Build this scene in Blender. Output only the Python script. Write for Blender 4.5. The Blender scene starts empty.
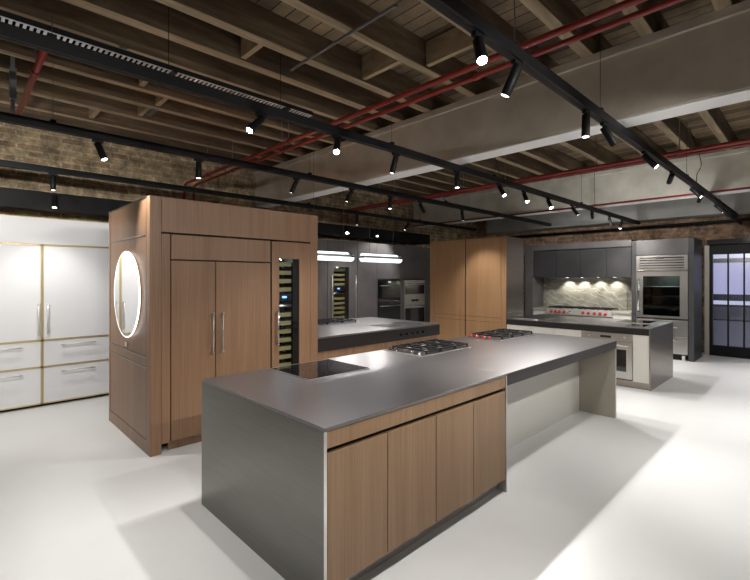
import bpy, bmesh, math, random
from mathutils import Vector, Matrix
random.seed(7)
S = bpy.context.scene
COL = S.collection

# ------------------------------------------------------------------ materials
def mat(name, col, rough=.5, metal=0., spec=None, emit=None, es=0., coat=0.):
    m = bpy.data.materials.new(name); m.use_nodes = True
    b = m.node_tree.nodes['Principled BSDF']
    b.inputs['Base Color'].default_value = (*col, 1)
    b.inputs['Roughness'].default_value = rough
    b.inputs['Metallic'].default_value = metal
    if spec is not None: b.inputs['Specular IOR Level'].default_value = spec
    if coat: b.inputs['Coat Weight'].default_value = coat
    if emit:
        b.inputs['Emission Color'].default_value = (*emit, 1)
        b.inputs['Emission Strength'].default_value = es
    return m
def N(m, t, **kw):
    n = m.node_tree.nodes.new(t)
    for k, v in kw.items():
        if k in n.inputs: n.inputs[k].default_value = v
        else: setattr(n, k, v)
    return n
def L(m, a, b): m.node_tree.links.new(a, b)
def bsdf(m): return m.node_tree.nodes['Principled BSDF']
def mapping(m, scale, rot=(0, 0, 0)):
    tc = N(m, 'ShaderNodeTexCoord'); mp = N(m, 'ShaderNodeMapping')
    mp.inputs['Scale'].default_value = scale; mp.inputs['Rotation'].default_value = rot
    L(m, tc.outputs['Object'], mp.inputs['Vector']); return mp.outputs[0]
def ramp(m, stops):
    r = N(m, 'ShaderNodeValToRGB'); e = r.color_ramp.elements
    while len(e) < len(stops): e.new(.5)
    for i, (p, c) in enumerate(stops): e[i].position = p; e[i].color = (*c, 1)
    return r
def bump(m, h, s, d=.02):
    b = N(m, 'ShaderNodeBump'); b.inputs['Strength'].default_value = s; b.inputs['Distance'].default_value = d
    L(m, h, b.inputs['Height']); L(m, b.outputs[0], bsdf(m).inputs['Normal'])

def oak(name, a, b, c, rough=.42):
    m = mat(name, b, rough)
    v = mapping(m, (150, 150, 1.6)); n1 = N(m, 'ShaderNodeTexNoise', Scale=1., Detail=5.); L(m, v, n1.inputs['Vector'])
    v2 = mapping(m, (9, 9, .35)); n2 = N(m, 'ShaderNodeTexNoise', Scale=1., Detail=2.); L(m, v2, n2.inputs['Vector'])
    mx = N(m, 'ShaderNodeMath', operation='MULTIPLY_ADD'); mx.inputs[1].default_value = .6
    L(m, n1.outputs['Fac'], mx.inputs[0])
    m2 = N(m, 'ShaderNodeMath', operation='MULTIPLY'); m2.inputs[1].default_value = .4
    L(m, n2.outputs['Fac'], m2.inputs[0]); L(m, m2.outputs[0], mx.inputs[2])
    r = ramp(m, [(.32, a), (.5, b), (.66, c)]); L(m, mx.outputs[0], r.inputs[0]); L(m, r.outputs[0], bsdf(m).inputs['Base Color'])
    bump(m, n1.outputs['Fac'], .12, .004)
    return m
OAK = oak('brown_oak', (.19, .102, .055), (.25, .14, .078), (.305, .178, .102))
OAK2 = oak('honey_oak', (.32, .17, .08), (.385, .215, .105), (.44, .255, .135))
OAK3 = oak('light_brown_oak', (.255, .15, .078), (.315, .19, .103), (.37, .232, .132))

def brushed(name, col, rough, scale=(2, 2, 160), metal=1., var=.25):
    m = mat(name, col, rough, metal)
    v = mapping(m, scale); n = N(m, 'ShaderNodeTexNoise', Scale=1., Detail=3.); L(m, v, n.inputs['Vector'])
    r = ramp(m, [(.3, tuple(x*(1-var) for x in col)), (.7, tuple(min(1, x*(1+var)) for x in col))])
    L(m, n.outputs['Fac'], r.inputs[0]); L(m, r.outputs[0], bsdf(m).inputs['Base Color'])
    mr = N(m, 'ShaderNodeMapRange'); mr.inputs['To Min'].default_value = rough*.85; mr.inputs['To Max'].default_value = rough*1.15
    return m
TOP = brushed('bronze_brushed_steel', (.28, .265, .27), .32, (3, 160, 3), .9, .05)
WFALL = brushed('waterfall_steel', (.205, .20, .185), .34, (3, 3, 130), 1., .06)
STEEL = brushed('stainless', (.55, .53, .50), .3, (3, 3, 120), .9, .05)
STEEL_W = brushed('warm_stainless', (.38, .335, .30), .33, (3, 3, 120), 1., .08)
CHROME = mat('polished_chrome', (.75, .73, .70), .15, 1.)
DARKM = mat('dark_fascia', (.022, .019, .019), .45, .2)
FASC = brushed('fascia_bronze', (.045, .039, .041), .42, (3, 3, 120), .5, .12)
SATIN = mat('pale_satin_handle', (.74, .70, .66), .35, .4)
BRASS = mat('brushed_brass', (.60, .49, .27), .4, .7)
BRASSD = mat('aged_brass', (.30, .23, .11), .4, .8)
WHITE = mat('white_lacquer', (.80, .80, .81), .3)
CREAM = mat('cream_lacquer', (.70, .68, .62), .4)
PUTTY = mat('putty_lacquer', (.44, .40, .335), .4, .15)
BLACK = mat('black_powder_coat', (.008, .008, .009), .5, spec=.2)
BLACKG = mat('black_glass', (.006, .006, .007), .06, coat=.5)
IRON = mat('cast_iron', (.02, .021, .023), .45, .2)
REDK = mat('red_knob', (.42, .025, .02), .3)
REDP = mat('red_pipe_paint', (.24, .022, .016), .3)
GREYC = mat('charcoal_cabinet', (.055, .052, .055), .42, .1)
GREYL = mat('graphite_panel', (.15, .14, .138), .4, .2)
DARKIN = mat('dark_interior', (.02, .018, .016), .8)
GAP = mat('shadow_gap', (.015, .01, .008), .9)
GALV = mat('galvanised_steel', (.25, .26, .27), .4, .8)
RACK = mat('beech_rack', (.27, .235, .11), .5)
BOTTLE = mat('dark_bottle_glass', (.01, .015, .01), .1)
LABELM = mat('bottle_label', (.7, .68, .6), .6)
PALE = mat('pale_backlit_liner', (.75, .8, .8), .5)
WIRE = mat('steel_wire', (.1, .1, .1), .4, .6)
BOARD_SHADED = mat('shaded_board_tone', (.56, .50, .415), .6)  # white cladding toned down: shade on the near beam put into the colour
LIT_SOFFIT = mat('painted_lit_soffit', (.86, .86, .85), .5)  # light bounced off the floor, painted as a whiter beam underside
BOARD_LIT = mat('lit_board_tone', (.84, .82, .73), .6)  # same cladding lightened: brighter light on the far beam put into the colour
CONC = mat('grey_bulkhead', (.42, .42, .40), .8)
LENS = mat('lamp_lens', (1, 1, 1), .3, emit=(1, .98, .95), es=60)
LENSD = mat('lamp_lens_dim', (1, 1, 1), .3, emit=(1, .98, .95), es=6)
LED = mat('mirror_led', (1, 1, 1), .3, emit=(1, 1, .97), es=1.2)
TUBEL = mat('tube_led', (1, 1, 1), .3, emit=(.93, .98, 1), es=1.1)
BLUE = mat('blue_display', (.0, .0, .0), .3, emit=(.1, .25, 1), es=3)
MIRROR = mat('mirror_silver', (.86, .87, .88), .02, 1.)
for m in (GREYC, GREYL, BOARD_SHADED, BOARD_LIT, CONC):
    c = tuple(bsdf(m).inputs['Base Color'].default_value)[:3]
    v = mapping(m, (1.5, 1.5, 1.5)); n = N(m, 'ShaderNodeTexNoise', Scale=2., Detail=6.); L(m, v, n.inputs['Vector'])
    r = ramp(m, [(.3, tuple(x*.86 for x in c)), (.7, tuple(x*1.12 for x in c))]); L(m, n.outputs['Fac'], r.inputs[0]); L(m, r.outputs[0], bsdf(m).inputs['Base Color'])

# clear glass that lets light through cheaply
def glass(name, tint=(1, 1, 1), refl=.12, rough=.02):
    m = bpy.data.materials.new(name); m.use_nodes = True; nt = m.node_tree; nt.nodes.clear()
    o = N(m, 'ShaderNodeOutputMaterial'); t = N(m, 'ShaderNodeBsdfTransparent'); g = N(m, 'ShaderNodeBsdfGlossy'); mx = N(m, 'ShaderNodeMixShader')
    t.inputs[0].default_value = (*tint, 1); g.inputs['Roughness'].default_value = rough; mx.inputs[0].default_value = refl
    L(m, t.outputs[0], mx.inputs[1]); L(m, g.outputs[0], mx.inputs[2]); L(m, mx.outputs[0], o.inputs[0]); return m
GLASS = glass('clear_glass', (.95, .97, .97), .035)
GLASSP = glass('pendant_glass', (.9, .93, .95), .16)
GLASSD = glass('smoked_glass', (.5, .52, .5), .04)
GLASSF = glass('reeded_glass', (.8, .82, .9), .1, .25)

def brick(name, axis, c1, c2, mortar):
    m = mat(name, c1, .9)
    tc = N(m, 'ShaderNodeTexCoord'); sp = N(m, 'ShaderNodeSeparateXYZ'); cb = N(m, 'ShaderNodeCombineXYZ')
    L(m, tc.outputs['Object'], sp.inputs[0]); L(m, sp.outputs[axis], cb.inputs[0]); L(m, sp.outputs[2], cb.inputs[1])
    b = N(m, 'ShaderNodeTexBrick'); b.inputs['Scale'].default_value = 1; b.inputs['Brick Width'].default_value = .25; b.inputs['Row Height'].default_value = .09
    b.inputs['Mortar Size'].default_value = .012; b.inputs['Color1'].default_value = (*c1, 1); b.inputs['Color2'].default_value = (*c2, 1); b.inputs['Mortar'].default_value = (*mortar, 1)
    L(m, cb.outputs[0], b.inputs['Vector'])
    n = N(m, 'ShaderNodeTexNoise', Scale=4.5, Detail=10., Roughness=.8); L(m, tc.outputs['Object'], n.inputs['Vector'])
    r = ramp(m, [(.38, (.25, .24, .22)), (.5, (.8, .78, .72)), (.62, (1.6, 1.5, 1.35))]); L(m, n.outputs['Fac'], r.inputs[0])
    mx = N(m, 'ShaderNodeMix', data_type='RGBA', blend_type='MULTIPLY'); mx.inputs[0].default_value = .9
    L(m, b.outputs['Color'], mx.inputs[6]); L(m, r.outputs[0], mx.inputs[7]); L(m, mx.outputs[2], bsdf(m).inputs['Base Color'])
    bump(m, b.outputs['Fac'], -.5, .01); return m
BRICKB = brick('old_brick_back', 0, (.52, .40, .25), (.30, .20, .125), (.50, .45, .34))
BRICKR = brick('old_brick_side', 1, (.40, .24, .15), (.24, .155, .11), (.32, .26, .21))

def timber(name, a, b, c, sc):
    m = mat(name, b, .85)
    v = mapping(m, sc); n = N(m, 'ShaderNodeTexNoise', Scale=1., Detail=8., Roughness=.65, Distortion=.4); L(m, v, n.inputs['Vector'])
    r = ramp(m, [(.3, a), (.5, b), (.7, c)]); L(m, n.outputs['Fac'], r.inputs[0]); L(m, r.outputs[0], bsdf(m).inputs['Base Color'])
    bump(m, n.outputs['Fac'], .4, .02); return m
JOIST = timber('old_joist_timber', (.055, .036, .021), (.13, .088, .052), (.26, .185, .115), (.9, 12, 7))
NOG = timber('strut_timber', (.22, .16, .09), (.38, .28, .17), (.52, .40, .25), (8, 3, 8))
UNDERLIGHT = timber('painted_underlight_timber', (.17, .125, .075), (.36, .275, .175), (.55, .43, .29), (1.2, 14, 7))  # lighter copy of the joist timber; light from below painted on the undersides
BOARDS = mat('ceiling_boards', (.09, .06, .035), .9)
def _boards():
    m = BOARDS; tc = N(m, 'ShaderNodeTexCoord')
    b = N(m, 'ShaderNodeTexBrick'); b.inputs['Scale'].default_value = 1; b.inputs['Brick Width'].default_value = .14; b.inputs['Row Height'].default_value = 2.3
    b.inputs['Mortar Size'].default_value = .006; b.inputs['Color1'].default_value = (.34, .26, .16, 1); b.inputs['Color2'].default_value = (.16, .12, .08, 1); b.inputs['Mortar'].default_value = (.012, .01, .008, 1)
    L(m, tc.outputs['Object'], b.inputs['Vector'])
    n = N(m, 'ShaderNodeTexNoise', Scale=1.7, Detail=9., Roughness=.72); L(m, tc.outputs['Object'], n.inputs['Vector'])
    r = ramp(m, [(.3, (.3, .28, .25)), (.55, (1, .95, .9)), (.75, (1.8, 1.6, 1.3))]); L(m, n.outputs['Fac'], r.inputs[0])
    mx = N(m, 'ShaderNodeMix', data_type='RGBA', blend_type='MULTIPLY'); mx.inputs[0].default_value = .9
    L(m, b.outputs['Color'], mx.inputs[6]); L(m, r.outputs[0], mx.inputs[7]); L(m, mx.outputs[2], bsdf(m).inputs['Base Color'])
_boards()
FLOOR = mat('white_resin_floor', (.77, .77, .765), .34)
def _floor():
    m = FLOOR; tc = N(m, 'ShaderNodeTexCoord')
    n = N(m, 'ShaderNodeTexNoise', Scale=.7, Detail=7., Roughness=.6); L(m, tc.outputs['Object'], n.inputs['Vector'])
    r = ramp(m, [(.3, (.745, .745, .74)), (.7, (.80, .80, .795))]); L(m, n.outputs['Fac'], r.inputs[0]); L(m, r.outputs[0], bsdf(m).inputs['Base Color'])
    mr = N(m, 'ShaderNodeMapRange'); mr.inputs['To Min'].default_value = .28; mr.inputs['To Max'].default_value = .42
    L(m, n.outputs['Fac'], mr.inputs['Value']); L(m, mr.outputs[0], bsdf(m).inputs['Roughness'])
_floor()
MARBLE = mat('grey_green_marble', (.3, .29, .24), .25)
def _marble():
    m = MARBLE
    v = mapping(m, (1, 1.1, 1.6), (math.radians(-32), 0, 0))
    n = N(m, 'ShaderNodeTexNoise', Scale=2., Detail=8., Distortion=1.2); L(m, v, n.inputs['Vector'])
    w = N(m, 'ShaderNodeTexWave', Scale=1.6, Distortion=9., Detail=4.); w.bands_direction = 'Z'; w.inputs['Detail Scale'].default_value = 1.6; L(m, v, w.inputs['Vector'])
    r1 = ramp(m, [(.3, (.25, .235, .19)), (.5, (.36, .342, .285)), (.75, (.52, .50, .425))]); L(m, n.outputs['Fac'], r1.inputs[0])
    r2 = ramp(m, [(.90, (0, 0, 0)), (1, (.7, .7, .7))]); L(m, w.outputs['Color'], r2.inputs[0])
    mx = N(m, 'ShaderNodeMix', data_type='RGBA'); mx.inputs[7].default_value = (.62, .6, .52, 1)
    L(m, r2.outputs[0], mx.inputs[0]); L(m, r1.outputs[0], mx.inputs[6]); L(m, mx.outputs[2], bsdf(m).inputs['Base Color'])
_marble()

# ------------------------------------------------------------------ mesh helpers
class MB:
    def __init__(s): s.b = bmesh.new()
    def box(s, x0, x1, y0, y1, z0, z1, bev=0.):
        r = bmesh.ops.create_cube(s.b, size=1)
        vs = r['verts']
        for v in vs:
            v.co = Vector(((x0+x1)/2 + v.co.x*abs(x1-x0), (y0+y1)/2 + v.co.y*abs(y1-y0), (z0+z1)/2 + v.co.z*abs(z1-z0)))
        if bev:
            es = list({e for v in vs for e in v.link_edges})
            bmesh.ops.bevel(s.b, geom=es, offset=bev, segments=2, profile=.5, affect='EDGES')
        return s
    def cyl(s, p, q, r, seg=16, r2=None, cap=True):
        p = Vector(p); q = Vector(q); d = q-p
        M = Matrix.Translation((p+q)/2) @ d.to_track_quat('Z', 'Y').to_matrix().to_4x4()
        bmesh.ops.create_cone(s.b, cap_ends=cap, segments=seg, radius1=r, radius2=r if r2 is None else r2, depth=d.length, matrix=M)
        return s
    def bar(s, p, q, w, h):
        """rectangular bar from p to q; w across, h tall"""
        p = Vector(p); q = Vector(q); d = (q-p).normalized()
        side = d.cross(Vector((0, 0, 1)));
        if side.length < 1e-4: side = Vector((1, 0, 0))
        side.normalize(); up = side.cross(d)
        vs = []
        for e in (p, q):
            for a, c in ((-1, -1), (1, -1), (1, 1), (-1, 1)): vs.append(s.b.verts.new(e + side*a*w/2 + up*c*h/2))
        for f in ((0, 1, 2, 3), (7, 6, 5, 4), (0, 4, 5, 1), (1, 5, 6, 2), (2, 6, 7, 3), (3, 7, 4, 0)): s.b.faces.new([vs[i] for i in f])
        return s
    def tube(s, pts, r, seg=10):
        pts = [Vector(p) for p in pts]; rings = []
        for i, p in enumerate(pts):
            d = (pts[min(i+1, len(pts)-1)] - pts[max(i-1, 0)]).normalized()
            ref = Vector((0, 0, 1)) if abs(d.z) < .9 else Vector((1, 0, 0))
            a = d.cross(ref).normalized(); b = d.cross(a)
            rings.append([s.b.verts.new(p + (a*math.cos(t)+b*math.sin(t))*r) for t in [2*math.pi*k/seg for k in range(seg)]])
        for A, B in zip(rings, rings[1:]):
            for k in range(seg): s.b.faces.new((A[k], A[(k+1) % seg], B[(k+1) % seg], B[k]))
        s.b.faces.new(rings[0][::-1]); s.b.faces.new(rings[-1]); return s
    def lathe(s, prof, origin, axis, seg=24):
        o = Vector(origin); ax = Vector(axis).normalized(); ref = Vector((0, 0, 1)) if abs(ax.z) < .9 else Vector((1, 0, 0))
        a = ax.cross(ref).normalized(); b = ax.cross(a); rings = []
        for r, h in prof:
            rings.append([s.b.verts.new(o + ax*h + (a*math.cos(t)+b*math.sin(t))*max(r, 1e-4)) for t in [2*math.pi*k/seg for k in range(seg)]])
        for A, B in zip(rings, rings[1:]):
            for k in range(seg): s.b.faces.new((A[k], A[(k+1) % seg], B[(k+1) % seg], B[k]))
        return s
    def build(s, name, m, parent=None, origin=None, smooth=False):
        bmesh.ops.recalc_face_normals(s.b, faces=s.b.faces)
        if parent is not None:
            o = Vector((0, 0, 0)); p = parent
            while p is not None: o += p.location; p = p.parent
        else:
            if origin is None:
                xs = [v.co for v in s.b.verts]
                origin = (sum(v.x for v in xs)/len(xs), sum(v.y for v in xs)/len(xs), min(v.z for v in xs))
            o = Vector(origin)
        for v in s.b.verts: v.co -= o
        me = bpy.data.meshes.new(name); s.b.to_mesh(me); s.b.free(); me.materials.append(m)
        ob = bpy.data.objects.new(name, me); COL.objects.link(ob)
        if smooth:
            for p_ in me.polygons: p_.use_smooth = len(p_.vertices) == 4
        if parent is not None: ob.parent = parent
        else: ob.location = o
        return ob
def thing(name, label, cat, loc, group=None):
    o = bpy.data.objects.new(name, None); COL.objects.link(o); o.location = loc; o.empty_display_size = .1
    o['label'] = label; o['category'] = cat
    if group: o['group'] = group
    return o
def tag(o, label, cat, group=None):
    o['label'] = label; o['category'] = cat
    if group: o['group'] = group
    return o
def struct(o): o['kind'] = 'structure'; return o
def B(*a): return MB().box(*a)
def kids(o): return [c for c in bpy.data.objects if c.parent == o]
def copy_tree(o, parent=None):
    c = o.copy(); COL.objects.link(c); c.parent = parent
    for k in kids(o): copy_tree(k, c)
    return c

# ------------------------------------------------------------------ setting
XR, YB, XL, YF, ZC = 12.0, 7.65, -4.0, -4.0, 3.95
fl = struct(B(XL, XR+3, YF, YB+.2, -.1, 0).build('floor', FLOOR, origin=(0, 0, 0)))
struct(B(XL, XR+.2, YB, YB+.2, 0, ZC+.1).build('wall_back', BRICKB, origin=(0, YB, 0)))
w = MB(); w.box(XR, XR+.2, 1.70, YB, 0, ZC+.1).box(XR, XR+.2, YF, 1.70, 2.48, ZC+.1).box(XR, XR+.2, YF, -1.25, 0, 2.48)
struct(w.build('wall_right', BRICKR, origin=(XR, 0, 0)))
PLAST = mat('painted_plaster', (.42, .41, .39), .8)
struct(B(XL-.2, XL, YF, YB+.2, 0, ZC+.1).build('wall_left', PLAST))
struct(B(XL, XR+.2, YF-.2, YF, 0, ZC+.1).build('wall_front', PLAST))
ce = struct(B(XL-.2, XR+3.2, YF-.2, YB+.2, ZC, ZC+.1).build('ceiling', BOARDS, origin=(0, 0, ZC)))
JZ0 = 3.69
jy = [-3.5, -2.9, -2.3, -1.7, -1.1, -.5, .05, .52, 1.02, 1.5, 2.02, 2.72, 3.36, 3.83, 4.32, 4.72, 5.13, 5.57, 6.07, 6.6, 7.12]
for i, y in enumerate(jy):
    wd = .075 + .02*random.random()
    if y < 4: wd += .02
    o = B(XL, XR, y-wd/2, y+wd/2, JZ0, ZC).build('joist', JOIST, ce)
    B(XL, XR, y-wd/2+.004, y+wd/2-.004, JZ0-.006, JZ0-.0005).build('underlight_strip', UNDERLIGHT, o)  # thin strip that carries the painted light from below
def nogg(x, i, tilt=.0):
    y0, y1 = jy[i]+.055, jy[i+1]-.055
    if tilt == 0: B(x-.025, x+.025, y0, y1, JZ0+.015, ZC-.02).build('blocking', NOG, ce)
    else: MB().bar((x, y0, JZ0+.03), (x+tilt, y1, ZC-.05), .035, .06).build('strut', NOG, ce)
for x, i, t in ((1.95, 12, 0), (1.30, 14, .1), (1.45, 15, 0), (1.7, 17, 0), (1.28, 18, 0), (1.75, 16, 0), (5.5, 9, .35), (5.9, 8, .4), (6.3, 10, .3), (5.4, 7, .3), (5.6, 12, .3),
                (5.5, 14, .3), (5.5, 16, .3), (5.6, 11, .35), (5.55, 13, .3), (5.5, 15, .3), (5.6, 17, .3), (5.6, 18, .3), (3.05, 11, 0), (3.3, 10, 0), (9.8, 9, .3), (9.8, 11, .3), (6.2, 6, .3)):
    nogg(x, i, t)
# door on the right wall
XD = 11.70
dr = struct(bpy.data.objects.new('door_1', None)); COL.objects.link(dr); dr.location = (XD, .2, 0)
f = MB()
f.box(XD, XD+.08, 1.645, 1.70, 0, 2.37).box(XD, XD+.08, -1.25, 1.645, 2.165, 2.37).box(XD, XD+.08, -1.25, 1.645, 0, .225).box(XD, XD+.08, -1.25, -1.2, .225, 2.165)
y = 1.40
while y > -1.1:
    f.box(XD+.01, XD+.07, y-.026, y, .225, 2.165); y -= .259
f.build('door_frame', BLACK, dr)
B(XD+.035, XD+.045, -1.2, 1.645, .225, 2.165).build('reeded_glass', GLASSF, dr)
struct(B(XD-.12, XD+.3, -1.3, 1.72, 2.37, 2.475).build('trim_1', BLACK))
w2 = MB(); w2.box(XD-.02, XR, 1.70, 1.78, 0, 2.37)
struct(w2.build('trim_2', PUTTY))
# the lit room behind the glass
room = struct(bpy.data.objects.new('window_1', None)); COL.objects.link(room); room.location = (13.5, .2, 0)
LIL = mat('lilac_light', (.5, .5, .7), .5, emit=(.66, .64, .86), es=.5)
WHL = mat('white_light', (.8, .8, .9), .5, emit=(.88, .9, 1), es=.5)
BL2 = mat('blue_grey_light', (.3, .3, .4), .5, emit=(.4, .42, .5), es=.09)
DKW = mat('dark_blue_wall', (.03, .035, .06), .6)
B(13.5, 13.6, -4, 3, 0, 3.2).build('back_panel', DKW, room)
GR3 = mat('dim_grey_light', (.2, .2, .25), .5, emit=(.3, .33, .4), es=.05)
B(13.42, 13.48, -4, 2.9, 1.27, 2.03).build('lilac_light_panel', LIL, room)
B(13.42, 13.48, -4, 2.9, 2.14, 2.40).build('white_light_panel', WHL, room)
B(13.42, 13.48, -4, 2.9, 1.02, 1.11).build('counter_light_panel', WHL, room)
B(13.42, 13.48, -4, 2.9, .66, .96).build('dark_panel', GR3, room)
B(13.42, 13.48, -4, 2.9, .02, .62).build('low_light_panel', BL2, room)
struct(B(12.2, 15, 3.0, 3.1, 0, ZC).build('wall_beyond', PLAST))

# white clad beams
def beam(x0, x1, z0, z1, label, m):
    t = thing('ceiling_beam', label, 'beam', ((x0+x1)/2, 2, z0))
    B(x0, x1, YF+.01, YB-.01, z0, z1, .012).build('beam_cladding', m, t)
    B(x0+.004, x1-.004, YF+.02, YB-.02, z0-.012, z0-.0005, .003).build('lit_soffit_sheet', LIT_SOFFIT, t)
    B(x0-.035, x1+.035, YF+.01, YB-.01, z1-.075, z1-.002, .006).build('beam_ledge', m, t)
    return t
beam(4.20, 4.46, 3.05, 3.69, 'wide white boxed ceiling beam crossing above the stone-grey long island', BOARD_SHADED)
beam(8.85, 9.15, 3.05, 3.69, 'farther white boxed ceiling beam crossing in front of the range wall', BOARD_LIT)
tag(B(11.45, 11.95, YF+.01, 7.0, 3.0, 3.5, .02).build('bulkhead', CONC), 'grey boxed bulkhead along the brick wall above the glass-fronted refrigerator', 'bulkhead')
t = thing('trunking', 'long black boxed duct running along the back brick wall', 'duct', (2.5, 7.3, 2.55))
B(-3.9, 9.0, 7.18, 7.44, 2.55, 2.80, .01).build('duct_body', BLACK, t)
for x in (-2, .5, 3, 5.5, 8): B(x, x+.04, 7.44, YB-.002, 2.70, 2.74).build('wall_bracket', BLACK, t)
tag(MB().cyl((11.75, YF+.05, 2.86), (11.75, 6.9, 2.86), .035).build('conduit', BLACK, smooth=True), 'black pipe under the grey bulkhead', 'pipe')

# red sprinkler pipes
def pipe(pts, r, label, hang, grp=None):
    t = thing('sprinkler_pipe', label, 'pipe', pts[0], grp)
    MB().tube(pts, r, 12).build('pipe', REDP, t, smooth=True)
    for h in hang:
        MB().cyl((pts[0][0], h, pts[0][2]+r*.6), (pts[0][0], h, JZ0), .005, 6).build('hanger_rod', GALV, t)
        MB().cyl((pts[0][0], h-.03, pts[0][2]), (pts[0][0], h+.03, pts[0][2]), r*1.25, 12).build('coupling', REDP, t, smooth=True)
def bent(x, z, yend, zdown):
    return [(x, YF+.05, z), (x, 0, z), (x, 3, z), (x, yend-.12, z), (x, yend-.05, z-.02), (x, yend-.01, z-.07), (x, yend, z-.16), (x, yend, zdown)]
pipe(bent(2.82, 3.25, 7.54, 2.90), .024, 'red sprinkler pipe in front of the wide beam, the left one of the near pair', (1.5, 4.35, 6.6))
pipe(bent(2.98, 3.25, 7.54, 2.90), .021, 'red sprinkler pipe in front of the wide beam, the right one of the near pair', (1.9, 4.75, 6.1))
pipe(bent(6.28, 3.17, 7.54, 2.90), .024, 'red sprinkler pipe between the two white beams, the left one of the far pair', (1.2, 3.5, 5.9))
pipe(bent(6.45, 3.17, 7.54, 2.90), .021, 'red sprinkler pipe between the two white beams, the right one of the far pair', (2.2, 4.4, 6.5))
pipe([(.535, 4.1, 3.5), (.535, 5, 3.5), (.535, 6.3, 3.5)], .028, 'short red pipe above the white cabinets at upper left', (4.9,))
pipe([(8.70, YF+.05, 3.03), (8.70, 2, 3.03), (8.70, 7.5, 3.03)], .018, 'thin dark red pipe along the lower edge of the farther beam', (3.0,))
tag(MB().cyl((2.36, 2.2, 3.676), (2.36, 3.6, 3.676), .014, 8).build('conduit', GALV), 'grey metal conduit below the joists above the track with cable tray', 'conduit')
t = thing('strut_bracket', 'grey perforated bracket hanging beside the short red pipe', 'bracket', (.40, 5.2, 3.1))
B(.385, .415, 5.19, 5.21, 3.1, 3.69).build('hanging_rod', GALV, t); B(.375, .425, 5.16, 5.24, 3.3, 3.58).build('perforated_plate', GALV, t)
tag(B(1.05, 1.11, 4.28, 4.62, 3.67, 3.69).build('cable_clip', GALV), 'flat pale metal strap under the joists left of the near pipes', 'bracket')
tag(B(1.72, 1.78, 5.55, 5.85, 3.67, 3.69).build('cable_clip', GALV), 'flat pale metal strap under the joists above the oak cabinet', 'bracket')
# perforated tray
t = thing('cable_tray', 'perforated galvanised cable tray above the black lighting track', 'cable tray', (1, 3.65, 3.3))
m_ = MB(); m_.box(-3.5, 2.62, 3.597, 3.60, 3.302, 3.34).box(-3.5, 2.62, 3.70, 3.703, 3.302, 3.34); m_.build('side_flange', BLACK, t)
m_ = MB(); m_.box(-3.5, 2.62, 3.602, 3.615, 3.30, 3.304).box(-3.5, 2.62, 3.685, 3.698, 3.30, 3.304)
x = -1.0
while x < 2.62: m_.box(x, x+.018, 3.615, 3.685, 3.30, 3.304); x += .036
m_.build('perforated_base', mat('bright_galvanised', (.55, .56, .57), .4, .6), t)
for x in (1.25, 2.3):
    B(x, x+.03, 3.56, 3.73, 3.275, 3.298).build('support_bracket', BLACK, t)
    MB().cyl((x+.015, 3.715, 3.298), (x+.015, 3.715, ZC), .003, 6).build('hanger_rod', BLACK, t)

# ------------------------------------------------------------------ tracks and spotlights
A_ = math.atan(447.5/435); DV = Vector((math.cos(A_), math.sin(A_), 0)); RV = Vector((math.sin(A_), -math.cos(A_), 0))
ZT = 2.95
def track(y, x0, x1, label, wires):
    t = thing('lighting_track', label, 'lighting track', ((x0+x1)/2, y, ZT-.035))
    B(x0, x1, y-.03, y+.03, ZT-.035, ZT+.035, .003).build('rail', BLACK, t)
    B(x0, x1, y-.010, y+.010, ZT-.0375, ZT-.0351).build('conductor_slot', GAP, t)
    for x in wires:
        MB().cyl((x, y, ZT+.03), (x, y, JZ0), .0025, 5).build('suspension_wire', WIRE, t)
        B(x-.02, x+.02, y-.02, y+.02, ZT+.03, ZT+.06).build('wire_clamp', BLACK, t)
track(1.24, -2.6, 11.65, 'long black ceiling track nearest the camera, running to the glazed door', (1.2, 3.72, 6.9, 9.5))
track(3.00, -3.2, 11.55, 'black ceiling track above the long island, beside the perforated cable tray', (.4, 3.15, 5.1, 8.05))
track(4.60, -3.2, 10.4, 'black ceiling track passing above the oak refrigerator cabinet front', (.62, 3.3, 6.2))
track(6.44, -3.2, 10.0, 'black ceiling track closest to the back brick wall', (.35, 4.6, 7.7))

def make_spot():
    t = thing('track_spotlight', 'x', 'spotlight', (0, 0, 0))
    MB().box(-.05, .05, -.016, .016, -.03, 0, .003).build('adapter', BLACK, t)
    MB().cyl((0, 0, -.028), (0, 0, -.055), .008, 10).build('stem', BLACK, t)
    return t
def spot(x, y, lr, lc, label, power=60, on=True, z=None, cone=95, aim=None):
    z = ZT-.036 if z is None else z
    t = thing('track_spotlight', label, 'spotlight', (x, y, z))
    B(x-.045, x+.045, y-.016, y+.016, z-.025, z, .003).build('adapter', BLACK, t)
    d = (Vector((0, 0, -1)) + RV*lr - DV*lc).normalized()
    if aim: d = Vector(aim).normalized()
    p = Vector((x, y, z-.04)); MB().cyl((x, y, z-.02), p, .008, 10).build('stem', BLACK, t)
    q = p + d*.165; a = p - d*.008; h = MB()
    h.lathe([(.0, 0), (.026, 0), (.029, .003), (.029, .170), (.0275, .173), (.0255, .172), (.0245, .160)], a, d, 20)
    h.build('lamp_housing', BLACK, t, smooth=True)
    ln = MB().cyl(q - d*.008, q - d*.004, .0243, 20).build('lens', LENS if on == 1 else LENSD, t)
    ld = bpy.data.lights.new('spot_beam', 'SPOT'); ld.energy = power; ld.spot_size = math.radians(cone); ld.spot_blend = .7; ld.shadow_soft_size = .025
    ld.color = (1, .975, .94)
    lo = bpy.data.objects.new('spot_beam', ld); COL.objects.link(lo); lo.location = (q + d*.01) - Vector((x, y, z)); lo.rotation_euler = d.to_track_quat('-Z', 'Y').to_euler(); lo.parent = t
    return t
ORD = ['first', 'second', 'third', 'fourth', 'fifth', 'sixth', 'seventh', 'eighth', 'ninth', 'tenth', 'eleventh', 'twelfth', 'thirteenth']
PA = 60
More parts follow.
